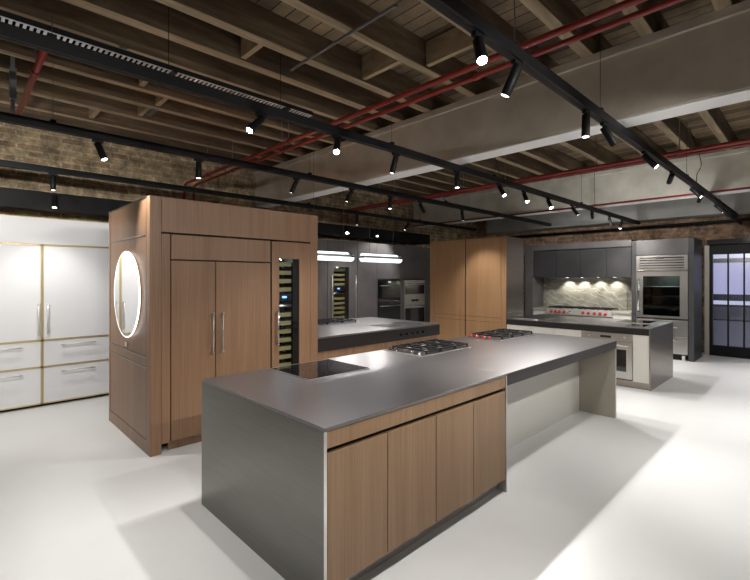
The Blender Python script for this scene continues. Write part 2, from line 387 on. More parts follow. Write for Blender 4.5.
rows = {
 'A': (3.00, 'the track above the long island', [(1.70, -.55, .75, 1), (2.45, 0, .75, 1), (3.21, -.25, -.1, 2), (4.26, 0, .15, 2), (5.22, .35, .6, 1), (5.91, .12, .7, 1), (6.70, .1, .75, 1), (7.64, .6, .3, 2), (8.57, .3, .6, 1), (9.5, .25, .1, 2), (10.3, -.3, .1, 2)]),
 'E': (1.24, 'the track nearest the camera', [(1.95, 0, .6, 1), (2.36, -.42, -.2, 2), (3.42, -.05, .05, 2), (3.80, .7, -.1, 2), (4.95, .65, .5, 1), (6.1, .65, .5, 1), (7.2, .65, .5, 1), (7.9, .65, .5, 1), (9.1, .65, .5, 1), (9.8, .65, .5, 1), (10.6, .65, .5, 1), (11.4, .65, .5, 1)]),
 'B': (4.60, 'the track over the oak refrigerator', [(.95, .5, .1, 2), (1.87, 0, 0, 2), (3.10, -.45, 0, 2), (4.02, -.5, 0, 2), (4.79, 0, .1, 2), (5.5, .5, 0, 2), (6.69, .15, 0, 2)]),
 'C': (6.44, 'the track closest to the back wall', [(.87, 0, 0, 2), (5.76, 0, 0, 2), (7.3, -.6, 0, 2)]),
}
POW = {'A': 56, 'E': 48, 'B': 42, 'C': 40}
for k, (y, where, hs) in rows.items():
    for i, (x, lr, lc, on) in enumerate(hs):
        lab = 'black spotlight, %s in view from the left along %s' % (ORD[i], where)
        pw = POW[k] * (1.12 if k == 'E' and 3 < x < 9.5 else .4 if k == 'E' and x > 10 else 1.25 if k == 'A' and x > 5 else 1)
        am = {('A', 8.57): (1, .3, -.55), ('E', 7.9): (1, .4, -.5), ('E', 6.1): (1, .42, -.42)}.get((k, x))
        spot(x, y, lr, lc, lab, pw, on, aim=am)
# unseen lamps added to brighten the white cabinets and the room's near end
spot(-.6, 4.60, 0, 0, 'added unseen spotlight at the left end of the track above the white cabinets', 46, 2, cone=130, aim=(.35, 1, -.5))
spot(0, 4.60, 0, 0, 'added unseen spotlight pointing at the white cabinets from the upper left', 46, 2, cone=130, aim=(.3, 1, -.5))
spot(.2, 1.24, -.1, 0, 'added unseen spotlight on the nearest ceiling track, left of the island end', 30, 2)
track(-.55, -2.6, 11.2, 'added unseen ceiling track behind the viewpoint, lighting the island front', (.2, 3.4, 7.0))  # extra track and lamps out of view, added as fill for camera-facing fronts
for i, x in enumerate((-1.2, .6, 2.2, 3.8, 5.4, 7.0)):
    spot(x, -.55, 0, 0, 'added unseen spotlight, %s from the left on the track behind the viewpoint' % ORD[i], 75 if i < 4 else 42, 2, cone=75 if i < 4 else 95, aim=(.15, 1, -.36 if i < 4 else -.9))
spot(6.1, 7.13, 0, .8, 'black spotlight on the black duct above the wine cooler in the grey wall', 35, 1, 2.78)
spot(7.0, 7.13, 0, .8, 'black spotlight on the black duct above the black wall oven', 35, 2, 2.78)
spot(.98, 7.13, .2, .3, 'short spotlight hanging from the black duct above the white cabinets', 20, 2, 2.78)

# drooping cables in front of the far beam
def cable(pts, label):
    P = [Vector(p) for p in pts]; out = []
    for i in range(len(P)-1):
        p0, p1, p2, p3 = P[max(i-1, 0)], P[i], P[i+1], P[min(i+2, len(P)-1)]
        for s_ in range(6):
            u = s_/6; out.append(.5*((2*p1)+(-p0+p2)*u+(2*p0-5*p1+4*p2-p3)*u*u+(-p0+3*p1-3*p2+p3)*u**3))
    out.append(P[-1]); tag(MB().tube(out, .005, 6).build('power_cable', BLACK), label, 'cable')
cable([(7.2, 1.26, 3.69), (7.25, 1.2, 3.45), (7.5, 1.18, 3.25), (7.45, 1.22, 3.1), (7.55, 1.24, 2.985)], 'black cable drooping from the joists to the nearest track, far right')
cable([(5.15, 3.0, 3.69), (5.1, 3.02, 3.4), (5.25, 3.04, 3.15), (5.25, 3.0, 2.985)], 'black cable drooping to the track above the long island')
cable([(6.35, 4.6, 3.12), (6.3, 4.65, 3.1), (6.15, 4.62, 3.05), (6.3, 4.6, 2.985)], 'black cable looping over the track left of the oak tower')

# ------------------------------------------------------------------ handles
def vhandle(par, x, y, z0, z1, out, m=STEEL_W, r=.009, stand=.04, name='handle'):
    """vertical bar handle; out = unit vector pointing off the door"""
    o = Vector(out); h = MB(); c = Vector((x, y, 0)) + o*stand
    h.cyl((c.x, c.y, z0), (c.x, c.y, z1), r, 12)
    for z in (z0+.03, z1-.03): h.cyl((x, y, z), (c.x, c.y, z), r*.9, 10)
    h.lathe([(0, 0), (r*1.5, 0), (r*1.5, .012), (0, .012)], (c.x, c.y, z0-.002), (0, 0, 1), 12); h.lathe([(0, 0), (r*1.5, 0), (r*1.5, .012), (0, .012)], (c.x, c.y, z1-.01), (0, 0, 1), 12)
    return h.build(name, m, par, smooth=True)
def hhandle(par, p, q, out, m=STEEL_W, r=.009, stand=.04, name='handle'):
    o = Vector(out); p = Vector(p); q = Vector(q); h = MB(); h.cyl(p+o*stand, q+o*stand, r, 12)
    d = (q-p).normalized()
    for e in (p+d*.03, q-d*.03): h.cyl(e, e+o*stand, r*.9, 10)
    return h.build(name, m, par, smooth=True)

# ------------------------------------------------------------------ white brass-trimmed cabinets (front at Y = 7.0)
def white_cab(x0, x1, hside, label):
    t = thing('refrigerator_cabinet', label, 'cabinet', ((x0+x1)/2, 7.3, 0))
    B(x0, x1, 7.02, 7.62, .04, 2.07).build('carcass', BRASSD, t)
    B(x0+.0, x1, 7.05, 7.6, 0, .04).build('plinth', GAP, t)
    g = .015
    d = B(x0+g, x1-g, 6.995, 7.02, .865, 2.07, .002).build('door', WHITE, t)
    hx = x0+.055 if hside < 0 else x1-.038
    vhandle(d, hx, 6.995, .93, 1.32, (0, -1, 0), SATIN)
    xm = (x0+x1)/2
    for z0, z1, hz in ((.522, .84, .785), (.05, .498, .437)):
        d = B(x0+g, x1-g, 6.995, 7.02, z0, z1, .002).build('drawer', WHITE, t)
        hhandle(d, (xm-.195, 6.995, hz), (xm+.195, 6.995, hz), (0, -1, 0), SATIN)
    f = MB()
    for z0, z1 in ((2.071, 2.092), (.84, .865), (.498, .522), (.035, .05)): f.box(x0, x1, 6.99, 7.019, z0, z1)
    for a, b in ((x0, x0+g), (x1-g, x1)): f.box(a, b, 6.99, 7.019, .035, 2.09)
    f.build('brass_trim', BRASS, t)
white_cab(.05, .829, 1, 'white refrigerator cabinet with brass trim at the far left, cut by the frame')
white_cab(.831, 1.61, -1, 'white refrigerator cabinet with brass trim, beside the oak cabinet end')

t = thing('cabinet_header', 'long white panel with brass edge across the top of the white cabinets', 'panel', (.83, 7.3, 2.094))
B(.05, 1.61, 6.995, 7.02, 2.094, 2.425, .002).build('top_panel', WHITE, t); B(.05, 1.61, 7.021, 7.62, 2.094, 2.42).build('header_box', BRASSD, t)
B(.05, 1.61, 6.992, 7.019, 2.4255, 2.434).build('brass_edge', BRASS, t)
# ------------------------------------------------------------------ oak refrigerator housing
x0, x1, y0, y1, H = 1.308, 3.225, 4.326, 5.784, 2.42
t = thing('refrigerator_cabinet', 'tall brown oak refrigerator cabinet with two doors and a round mirror on its end', 'cabinet', ((x0+x1)/2, (y0+y1)/2, 0))
B(x0+.02, 2.585, y0+.03, y1-.02, .09, 2.085).build('carcass', GAP, t)
B(1.49, 2.585, y0+.06, y0+.08, 0, .09).build('toe_kick', OAK, t)
B(x0, 1.409, y0, y0+.10, 0, H, .003).build('corner_post', OAK, t)
B(1.412, 1.49, y0+.006, y0+.03, .09, 2.072).build('stile', OAK, t)
hd = thing('cabinet_header', 'wide brown oak header panel along the top of the oak refrigerator cabinet', 'panel', (2.3, 5, 2.09))
B(1.411, 3.112, y0+.002, y0+.03, 2.09, H, .002).build('header_panel', OAK, hd)
B(x0+.022, 3.112, y0+.031, y1-.02, H-.03, H, .002).build('top_board', OAK, hd)
B(x0+.022, 3.112, y0+.031, y1-.02, 2.09, 2.10, .001).build('bottom_board', OAK, hd)
B(1.500, 2.568, y0+.004, y0+.03, 1.835, 2.072, .002).build('upper_panel', OAK, t)
dl = B(1.500, 1.930, y0+.004, y0+.03, .095, 1.822, .002).build('door', OAK, t)
vhandle(dl, 1.893, y0+.004, .893, 1.30, (0, -1, 0), STEEL)
drr = B(1.938, 2.568, y0+.004, y0+.03, .095, 1.822, .002).build('door', OAK, t)
vhandle(drr, 1.994, y0+.004, .903, 1.30, (0, -1, 0), STEEL)
# panelled end
B(x0, x0+.02, y1-.05, y1, 0, H).build('back_post', OAK, t)
B(x0, x0+.02, y0+.10, y1-.05, 0, .125, .002).build('plinth', OAK, t)
p = MB()
p.box(x0+.008, x0+.02, y0+.105, y0+.115, .13, H-.003); p.box(x0+.008, x0+.02, y1-.16, y1-.15, .13, H-.003)
B(x0+.004, x0+.02, y0+.120, y1-.055, .815, .895, .003).build('end_rail', OAK, t)
B(x0+.004, x0+.02, y0+.120, y1-.055, 2.072, H, .003).build('end_panel', OAK, t)
B(x0+.004, x0+.02, y0+.120, y1-.055, .910, 2.056, .003).build('end_panel', OAK, t)
B(x0+.004, x0+.02, y0+.120, y1-.055, .130, .800, .003).build('end_panel', OAK, t)
for a, b in ((2.058, 2.070), (.897, .908), (.802, .813)):
    B(x0-.002, x0+.02, y0+.10, y1-.05, a, b).build('bead', STEEL_W, t)
B(x0-.001, x0+.012, y0+.101, y1, H-.012, H+.002).build('top_edge', STEEL_W, t)
p.build('shadow_line', GAP, t)
# round illuminated mirror
t = thing('wall_mirror', 'round mirror with a glowing white rim on the end of the oak cabinet', 'mirror', (x0-.03, 5.03, 1.03))
mc = Vector((x0, 4.99, 1.488))
MB().cyl(mc+Vector((-.001, 0, 0)), mc+Vector((-.022, 0, 0)), .40, 64).build('backing', DARKIN, t)
MB().lathe([(.41, .012), (.43, .012), (.43, .020), (.41, .020), (.41, .012)], mc, (-1, 0, 0), 72).build('halo_light', LED, t)
MB().cyl(mc+Vector((-.022, 0, 0)), mc+Vector((-.030, 0, 0)), .44, 96).build('mirror_glass', MIRROR, t)
MB().lathe([(.435, .0302), (.4425, .0302), (.4425, .022), (.4401, .022), (.4401, .0301), (.435, .0301)], mc, (-1, 0, 0), 96).build('light_rim', LED, t)
tag(MB().cyl((x0+.003, 5.06, .965), (x0-.018, 5.06, .965), .022, 20).build('knob', STEEL, smooth=True), 'small round steel knob just below the illuminated mirror', 'knob')

# wine cooler columns
def wine(x0, x1, yf, zt, gx0, gx1, gz0, gz1, m, label, hx, hz0, hz1, stile_x=None, nrack=13, top_extra=None, bottles=True, blab=''):
    t = thing('wine_cooler', label, 'wine cooler', ((x0+x1)/2, yf+.3, 0))
    yb = yf+.55; c = MB()
    c.box(x0+.005, x1-.005, yb, yb+.02, .09, zt).box(x0+.005, x0+.02, yf+.03, yb, .09, zt).box(x1-.02, x1-.005, yf+.03, yb, .09, zt).box(x0+.02, x1-.02, yf+.03, yb, .09, .12).box(x0+.02, x1-.02, yf+.03, yb, zt-.03, zt)
    c.build('carcass', DARKIN, t)
    B(x0+.002, x1-.002, yf+.06, yf+.08, 0, .089).build('toe_kick', m, t)
    d = MB(); d.box(x0, gx0, yf, yf+.03, .095, zt, .002).box(gx1, x1, yf, yf+.03, .095, zt, .002).box(gx0, gx1, yf, yf+.03, gz1, zt).box(gx0, gx1, yf, yf+.03, .095, gz0)
    d = d.build('door_frame', m, t)
    B(gx0, gx1, yf+.012, yf+.018, gz0, gz1).build('door_glass', GLASS, t)
    fr = MB(); fr.box(gx1-.075, gx1, yf+.019, yf+.06, gz0, gz1); fr.build('inner_frame', BLACK, t)
    B(gx0+.01, gx1-.08, yb-.02, yb-.001, .14, zt-.05).build('liner', PALE, t)
    zm = gz0 + (gz1-gz0)*.625; step = (gz1-gz0)/nrack; rk = []
    for i in range(nrack):
        z = gz0 + step*(i+.35)
        if abs(z-zm) < step*.55:
            B(gx0, gx1-.075, yf+.05, yf+.08, z-.03, z+.05).build('control_panel', BLACK, t)
            B((gx0+gx1-.075)/2-.03, (gx0+gx1-.075)/2+.03, yf+.046, yf+.05, z, z+.022).build('display', BLUE, t); continue
        if 0 < zm-z < step*1.55:
            B(x0+.03, x1-.03, yf+.085, yb-.03, z-.012, z-.004).build('shelf', DARKIN, t); rk.append(z); continue
        r = B(x0+.03, x1-.03, yf+.065, yf+.085, z-.024, z+.024).build('rack_front', RACK, t)
        B(x0+.03, x1-.03, yf+.085, yb-.03, z-.012, z-.004).build('shelf', DARKIN, r)
        rk.append(z)
    for hx_ in ([hx] if not isinstance(hx, (list, tuple)) else hx): vhandle(d, hx_, yf, hz0, hz1, (0, -1, 0), STEEL)
    ld = bpy.data.lights.new('cooler_light', 'AREA'); ld.shape = 'RECTANGLE'; ld.size = .2; ld.size_y = .1; ld.energy = 4; ld.color = (.85, .95, 1)
    lo = bpy.data.objects.new('cooler_light', ld); COL.objects.link(lo); lo.location = ((gx0+gx1)/2, yf+.32, zt-.06)
    ld2 = ld.copy(); lo2 = bpy.data.objects.new('cooler_light', ld2); COL.objects.link(lo2); lo2.location = ((gx0+gx1)/2, yf+.32, zm-.06)
    first = None
    for z in rk:
        for bx in ((gx0+.045, gx1-.125) if gx1-gx0 > .3 else (gx0+.05, gx0+.13)):
            if first is None:
                first = MB().lathe([(0, 0), (.036, 0), (.038, .006), (.038, .19), (.03, .22), (.014, .25), (.013, .30), (0, .30)], (0, 0, 0), (0, -1, 0), 16).build('wine_bottle', BOTTLE, origin=(0, 0, 0), smooth=True)
                b = first
            else: b = first.copy(); COL.objects.link(b)
            b.location = (bx, yf+.095+.31, z+.036)
            tag(b, blab, 'bottle', blab.split(' lying')[0] + 's')
    return t
wine(2.588, 3.112, 4.329, 2.072, 2.682, 2.956, .60, 1.88, OAK, 'oak-fronted wine cooler with narrow glass door at the right of the oak cabinet', 2.646, .898, 1.292, blab='dark wine bottle lying on a rack in the oak-fronted wine cooler')
tag(B(3.1135, 3.225, 4.328, 5.764, .0, 2.42, .002).build('end_panel', OAK), 'narrow oak filler panel closing the right edge of the oak refrigerator cabinet', 'panel')
# rear part of housing behind wine column
tag(B(2.60, 3.10, 4.93, 5.76, .0, 2.08).build('service_box', OAK), 'oak casing behind the oak-fronted wine cooler', 'casing')

# ------------------------------------------------------------------ main island
c = .915; IX0, IX1, IY0, IY1 = 1.308, 5.65, 1.70, 3.165
t = thing('island_worktop', 'long brushed steel island worktop with waterfall end nearest the camera', 'worktop', (3.5, 2.43, 0))
w = MB(); w.box(IX0, 3.078, IY0, IY1, c-.018, c, .002); w.box(3.078, IX1, IY0+.001, IY1, c-.006, c, .001); w.build('top_sheet', TOP, t)
B(IX0, IX0+.014, IY0, IY1, 0, c-.0185, .001).build('waterfall_panel', WFALL, t)
w = B(IX0-.0015, IX0+.0135, IY0-.0015, IY0+.004, 0, c-.019).build('edge_strip', CHROME, t)
B(3.079, IX1, IY0+.002, IY1, c-.096, c-.0065, .002).build('thick_edge', FASC, t)
t = thing('island_cabinet', 'brown oak base cabinet under the steel island, four plain doors', 'cabinet', (2.2, 2.4, 0))
B(IX0+.016, 3.055, IY0+.03, IY1-.01, .10, c-.02).build('carcass', GAP, t)
B(IX0+.016, 3.058, IY0+.004, IY0+.028, .808, c-.022, .0015).build('drawer_front', OAK3, t)
xs = [IX0+.018, 1.757, 2.196, 2.621, 3.058]
for a, b in zip(xs, xs[1:]): B(a+.003, b-.003, IY0+.004, IY0+.028, .104, .782, .0015).build('door', OAK3, t)
B(3.060, 3.076, IY0, IY1-.01, 0, c-.02, .001).build('side_panel', STEEL, t)
B(IX0+.016, 3.058, IY0+.075, IY0+.095, 0, .10).build('toe_kick', STEEL, t)
t = thing('island_seating_base', 'putty-coloured recess panels under the dark overhang of the island', 'base', (4.4, 2.4, 0))
B(3.078, 5.605, 2.115, 2.135, 0, c-.098).build('recess_panel', CREAM, t)
B(5.608, 5.648, IY0+.004, IY1-.005, 0, c-.098, .001).build('leg_panel', PUTTY, t)
B(3.078, 5.605, IY1-.03, IY1-.01, 0, c-.098).build('rear_panel', OAK3, t)

def induction(x0, x1, y0, y1, label, z=c):
    t = thing('induction_hob', label, 'hob', ((x0+x1)/2, (y0+y1)/2, z))
    B(x0, x1, y0, y1, z, z+.006, .002).build('steel_frame', STEEL, t)
    B(x0+.008, x1-.008, y0+.008, y1-.008, z+.006, z+.009, .001).build('glass_surface', BLACKG, t)
    m_ = MB()
    for (u, v, r) in ((.28, .3, .09), (.72, .3, .07), (.28, .72, .07), (.72, .72, .09)):
        m_.lathe([(r, .0), (r+.002, 0), (r+.002, .0006), (r, .0006), (r, 0)], (x0+(x1-x0)*u, y0+(y1-y0)*v, z+.009), (0, 0, 1), 40)
    m_.build('zone_mark', DARKM, t)
induction(1.845, 2.44, 2.57, 3.11, 'black glass induction hob at the near end of the island')
def gas(x0, x1, y0, y1, label, knobs, kaxis, km, nb, z=c, kn='knob'):
    """gas hob. knobs = list of (x, y)"""
    t = thing('gas_hob', label, 'hob', ((x0+x1)/2, (y0+y1)/2, z))
    B(x0, x1, y0, y1, z, z+.008, .003).build('steel_tray', STEEL, t)
    B(x0+.02, x1-.02, y0+.02, y1-.02, z+.008, z+.011).build('burner_pan', DARKM, t)
    nx, ny = nb; ox = .09 if kaxis == 'x' else .03; oy = .02
    gx0, gx1 = x0+ox, x1-.03; gy0, gy1 = y0+oy+.01, y1-oy-.01
    if kaxis == 'y': gx0 = x0+.03; gy0 = y0+.09
    w_, h_ = (gx1-gx0)/nx, (gy1-gy0)/ny
    for i in range(nx):
        for j in range(ny):
            bx, by = gx0+(i+.5)*w_, gy0+(j+.5)*h_
            b = MB(); b.lathe([(0, 0), (.045, 0), (.043, .012), (.03, .014), (.03, .02), (0, .02)], (bx, by, z+.011), (0, 0, 1), 20); b = b.build('burner', STEEL, t, smooth=True)
            MB().lathe([(0, 0), (.027, 0), (.025, .008), (0, .009)], (bx, by, z+.031), (0, 0, 1), 20).build('burner_cap', IRON, b, smooth=True)
    for i in range(nx):
        a, b_ = gx0+i*w_+.006, gx0+(i+1)*w_-.006; g = MB(); zt = z+.045
        for yy in (gy0+.006, gy1-.018): g.box(a, b_, yy, yy+.012, zt-.014, zt)
        for xx in (a, b_-.012): g.box(xx, xx+.012, gy0+.006, gy1-.006, zt-.014, zt)
        for j in range(ny):
            by = gy0+(j+.5)*h_; bx = (a+b_)/2
            g.box(a, bx-.03, by-.005, by+.005, zt-.010, zt+.002); g.box(bx+.03, b_, by-.005, by+.005, zt-.010, zt+.002)
            g.box(bx-.005, bx+.005, by-h_/2+.01, by-.03, zt-.010, zt+.002); g.box(bx-.005, bx+.005, by+.03, by+h_/2-.01, zt-.010, zt+.002)
            if j: g.box(a, b_, by-h_/2-.006, by-h_/2+.006, zt-.014, zt)
        for xx in (a, b_-.014):
            for yy in (gy0+.006, gy1-.02): g.box(xx, xx+.014, yy, yy+.014, z+.011, zt-.014)
        g.build('pan_grate', IRON, t)
    for kx, ky in knobs:
        MB().lathe([(0, 0), (.021, 0), (.021, .006), (.017, .008), (.015, .030), (0, .031)], (kx, ky, z+.008), (0, 0, 1), 16).build(kn, km, t, smooth=True)
    return t
gas(3.15, 3.98, 2.60, 3.12, 'steel gas hob with black grates in the middle of the island', [(3.195, 2.68+.095*i) for i in range(5)], 'x', CHROME, (3, 2))
gas(4.60, 5.50, 2.62, 3.12, 'gas hob with red knobs at the far end of the island', [(4.645, 2.80+.085*i) for i in range(4)], 'x', REDK, (3, 2))

# ------------------------------------------------------------------ second island (behind, left)
JX0, JX1, JY0, JY1 = 3.25, 5.74, 4.38, 6.03
t = thing('island_worktop', 'grey island worktop with deep dark fascia behind the main island', 'worktop', (4.5, 5.2, 0))
B(JX0, JX1, JY0, JY1, c-.02, c, .002).build('top_sheet', TOP, t)
B(JX0, JX1, JY0+.002, JY1-.01, .73, c-.021, .002).build('fascia', DARKM, t)
for i in range(5): MB().lathe([(0, 0), (.022, 0), (.020, .022), (0, .024)], (4.80+.128*i, JY0+.002, .815), (0, -1, 0), 16).build('knob', BLACK, t, smooth=True)
t = thing('island_cabinet', 'oak base cabinet under the dark fascia of the rear island', 'cabinet', (4.5, 5.2, 0))
B(JX0+.01, JX1-.02, JY0+.05, JY1-.05, .1, .728).build('carcass', OAK, t)
for i in range(4):
    a = JX0+.012+i*.615; B(a, a+.611, JY0+.03, JY0+.05, .1, .726, .001).build('door', OAK, t)
B(JX0+.01, JX1-.05, JY0+.1, JY1-.1, 0, .1).build('toe_kick', GAP, t)
gas(3.86, 4.90, 5.42, 5.99, 'steel gas hob at the back of the rear island under the pendants', [(3.9, 5.5+.08*i) for i in range(5)], 'x', CHROME, (3, 2))
def griddle(x0, x1, y0, y1, label):
    t = thing('flush_hob', label, 'hob', ((x0+x1)/2, (y0+y1)/2, c))
    B(x0, x1, y0, y1, c, c+.005, .002).build('tray', STEEL_W, t)
    m_ = MB(); x = x0+.05
    while x < x1-.05: m_.box(x, x+.012, y0+.03, y1-.03, c+.005, c+.012); x += .035
    m_.build('grill_bars', GALV, t)
griddle(4.62, 5.05, 4.50, 4.95, 'flush steel grill at the front of the rear island, left half')
griddle(5.10, 5.52, 4.50, 4.95, 'flush steel grill at the front of the rear island, right half')

# ------------------------------------------------------------------ pendants
def pendant(x0, x1, label, wires):
    y, z, r = 5.2, 1.99, .078
    t = thing('tube_pendant', label, 'pendant lamp', ((x0+x1)/2, y, z-r))
    prof = [(r*math.sin(a), r-r*math.cos(a)) for a in [math.pi/2*i/6 for i in range(7)]] + [(r*math.cos(a), (x1-x0)-r+r*math.sin(a)) for a in [math.pi/2*i/6 for i in range(7)]]
    MB().lathe(prof, (x0, y, z), (1, 0, 0), 28).build('glass_tube', GLASSP, t, smooth=True)
    def trough(a0, a1, xa, xb, nm):
        m_ = MB(); prev = None
        for k in range(13):
            a = a0+(a1-a0)*k/12; cur = [m_.b.verts.new((xx, y+rr*math.sin(a), z-rr*math.cos(a))) for xx in (xa, xb) for rr in (.070, .064)]
            if prev: 
                for p_, q_ in ((0, 2), (2, 3), (3, 1), (1, 0)): m_.b.faces.new((prev[p_], prev[q_], cur[q_], cur[p_]))
            else: m_.b.faces.new((cur[0], cur[2], cur[3], cur[1]))
            prev = cur
        m_.b.faces.new((prev[0], prev[1], prev[3], prev[2])); m_.build(nm, TUBEL, t)
    trough(-1.42, 1.42, x0+.045, x1-.045, 'lower_diffuser'); trough(2.2, 4.1, x0+.045, x1-.14, 'upper_diffuser')
    B(x0+.05, x1-.075, y-.045, y+.045, z-.006, z+.036, .004).build('metal_spine', STEEL, t)
    MB().lathe([(.052, 0), (.062, 0), (.062, .014), (.052, .014), (.052, 0)], (x1-.082, y, z), (1, 0, 0), 28).build('end_ring', BLACK, t, smooth=True)
    for x in wires: MB().cyl((x, y, z+r-.002), (x, y, JZ0), .0022, 5).build('suspension_wire', WIRE, t)
pendant(3.60, 4.58, 'clear glass tube pendant lamp beside the oak cabinet, left of two', (3.8, 4.37))
pendant(4.72, 5.70, 'clear glass tube pendant lamp above the rear island, right of two', (4.93, 5.49))

# ------------------------------------------------------------------ grey tall wall units (Y = 7.0)
YG = 7.0
def panel_unit(x0, x1, label, zs):
    t = thing('tall_cabinet', label, 'cabinet', ((x0+x1)/2, YG+.3, 0))
    B(x0, x1, YG+.02, 7.6, .08, 2.44).build('carcass', GREYC, t)
    B(x0, x1, YG+.06, 7.58, 0, .08).build('toe_kick', BLACK, t)
    for a, b in zs: B(x0+.002, x1-.002, YG, YG+.02, a+.002, b-.002, .001).build('door', GREYL, t)
    return t
panel_unit(4.30, 5.46, 'charcoal tall cabinet left of the wall wine cooler, behind the pendants', [(.08, 2.08), (2.08, 2.44)])
wine(5.47, 6.27, YG, 2.078, 5.62, 6.04, .60, 1.89, GREYL, 'charcoal-framed wine cooler in the grey back wall', (5.56, 6.20), .7, 1.72, blab='dark wine bottle lying on a rack in the grey wall wine cooler')
t = tag(B(5.47, 6.27, YG, 7.6, 2.082, 2.44, .001).build('bridge_cabinet', GREYL), 'charcoal panel above the wall wine cooler', 'cabinet')
panel_unit(6.28, 6.86, 'charcoal tall cabinet between the wall wine cooler and the black oven', [(.08, 1.60), (1.60, 2.08), (2.08, 2.44)])
t = panel_unit(6.862, 8.9, 'charcoal tall oven housing in the grey back wall', [(2.08, 2.44), (1.64, 2.08)])
B(6.864, 6.888, YG, YG+.02, .08, 1.636).build('filler_strip', GREYL, t); B(7.640, 7.778, YG, YG+.02, .08, 1.636).build('filler_strip', GREYL, t)
B(8.545, 8.9, YG, YG+.02, .08, 1.636).build('filler_strip', GREYL, t); B(6.89, 7.638, YG, YG+.02, .08, .5).build('drawer', GREYL, t); B(7.78, 8.543, YG, YG+.02, .08, .5).build('drawer', GREYL, t)
def oven(x0, x1, z0, z1, body, label, glassr):
    t = thing('wall_oven', label, 'oven', ((x0+x1)/2, YG, z0))
    B(x0, x1, YG-.012, YG+.019, z0, z1, .002).build('front_panel', body, t)
    for (a, b) in glassr:
        d = B(x0+.03, x1-.03, YG-.020, YG-.012, a, b, .001).build('oven_window', BLACKG, t)
    return t
o1 = oven(6.89, 7.638, .52, 1.61, BLACKG, 'black double wall oven left of the steel oven', [(.56, .98), (1.05, 1.44)])
hhandle(o1, (6.94, YG-.012, 1.485), (7.59, YG-.012, 1.485), (0, -1, 0), STEEL); hhandle(o1, (6.94, YG-.012, 1.02), (7.59, YG-.012, 1.02), (0, -1, 0), STEEL)
B(7.22, 7.31, YG-.0135, YG-.012, 1.555, 1.585).build('display', mat('oven_clock', (.1, .1, .1), .4, emit=(.5, .6, .7), es=.6), o1)
o2 = oven(7.78, 8.543, .52, 1.61, STEEL, 'stainless steel wall oven with microwave above, right of the black oven', [(.56, .93), (1.27, 1.50)])
hhandle(o2, (7.82, YG-.012, .985), (8.50, YG-.012, .985), (0, -1, 0), CHROME, .013); hhandle(o2, (7.82, YG-.012, 1.525), (8.50, YG-.012, 1.525), (0, -1, 0), CHROME)
B(8.03, 8.30, YG-.0135, YG-.012, 1.09, 1.14).build('display', BLACKG, o2)

# ------------------------------------------------------------------ honey oak tower
TX0, TX1, TY0, TY1, TH = 7.316, 7.99, 4.062, 5.84, 2.43
t = thing('tall_cabinet', 'honey oak tower cabinet with steel side beside the range kitchen', 'cabinet', (7.6, 4.95, 0))
B(TX0+.025, TX1, TY0+.015, TY1, .05, TH-.01).build('carcass', GAP, t)
B(TX0+.02, TX1, TY0+.02, TY1, TH-.01, TH).build('top_board', OAK2, t)
B(TX0+.02, TX1, TY0, TY0+.014, 0, TH, .002).build('side_panel', STEEL_W, t)
def door(y0_, y1_, gy):
    B(TX0, TX0+.022, y0_, y1_, .915, TH, .002).build('upper_door', OAK2, t)
    B(TX0, TX0+.022, y0_, y1_, .825, .909, .002).build('rail', OAK2, t)
    B(TX0, TX0+.022, y0_, y1_, .06, .819, .002).build('lower_door', OAK2, t)
door(4.165, 4.935, 0); door(4.965, 5.735, 0)
B(TX0, TX0+.022, TY0, 4.160, 0, TH, .002).build('stile', OAK2, t); B(TX0, TX0+.022, 5.740, TY1, 0, TH, .002).build('stile', OAK2, t)

# ------------------------------------------------------------------ kitchen island in front of range wall
KX0, KX1, KY0, KY1 = 7.316, 8.70, 1.754, 4.055
t = thing('island_worktop', 'dark steel worktop with brushed waterfall end in front of the range', 'worktop', (8, 2.9, 0))
w = MB(); w.box(KX0+.003, KX1, KY0, KY1, c-.012, c, .002); w.build('top_sheet', TOP, t)
B(KX0, KX1-.003, KY0+.017, KY1, .81, c-.0125, .002).build('thick_edge', DARKM, t)
B(KX0, KX1, KY0, KY0+.016, 0, c-.0125, .001).build('waterfall_panel', STEEL_W, t)
t = thing('island_cabinet', 'white base cabinet of the island in front of the range', 'cabinet', (8, 2.9, 0))
B(KX0+.03, KX1-.02, KY0+.02, 1.99, .1, .808).build('carcass', DARKIN, t); B(KX0+.03, KX1-.02, 2.728, KY1-.02, .1, .808).build('carcass', DARKIN, t)
B(KX0+.62, KX1-.02, 1.99, 2.728, .1, .808).build('carcass', DARKIN, t)
B(KX0+.05, KX1-.05, KY0+.02, KY1-.02, 0, .1).build('toe_kick', STEEL_W, t)
B(KX0+.006, KX0+.028, KY0+.02, 1.985, .105, .806, .001).build('door', CREAM, t)
for a, b in ((2.732, 3.17), (3.174, 3.61), (3.614, 4.05)): B(KX0+.006, KX0+.028, a, b, .105, .806, .001).build('door', CREAM, t)
t = thing('built_in_oven', 'stainless steel oven built into the white island front', 'oven', (7.6, 2.36, .105))
B(KX0+.03, KX0+.6, 1.995, 2.723, .105, .806).build('oven_body', DARKM, t)
B(KX0+.004, KX0+.028, 1.99, 2.726, .69, .806, .001).build('control_panel', STEEL, t)
d = B(KX0-.004, KX0+.028, 1.99, 2.726, .125, .684, .002).build('oven_door', STEEL, t)
B(KX0-.006, KX0-.004, 2.07, 2.65, .235, .565).build('oven_window', BLACKG, d)
hhandle(d, (KX0-.004, 2.03, .635), (KX0-.004, 2.69, .635), (-1, 0, 0), CHROME, .014)
B(KX0+.0025, KX0+.004, 2.285, 2.44, .728, .764).build('display', BLACKG, t)
for yy in (2.10, 2.62): MB().lathe([(0, 0), (.02, 0), (.018, .02), (0, .022)], (KX0+.004, yy, .748), (-1, 0, 0), 16).build('knob', STEEL, t, smooth=True)
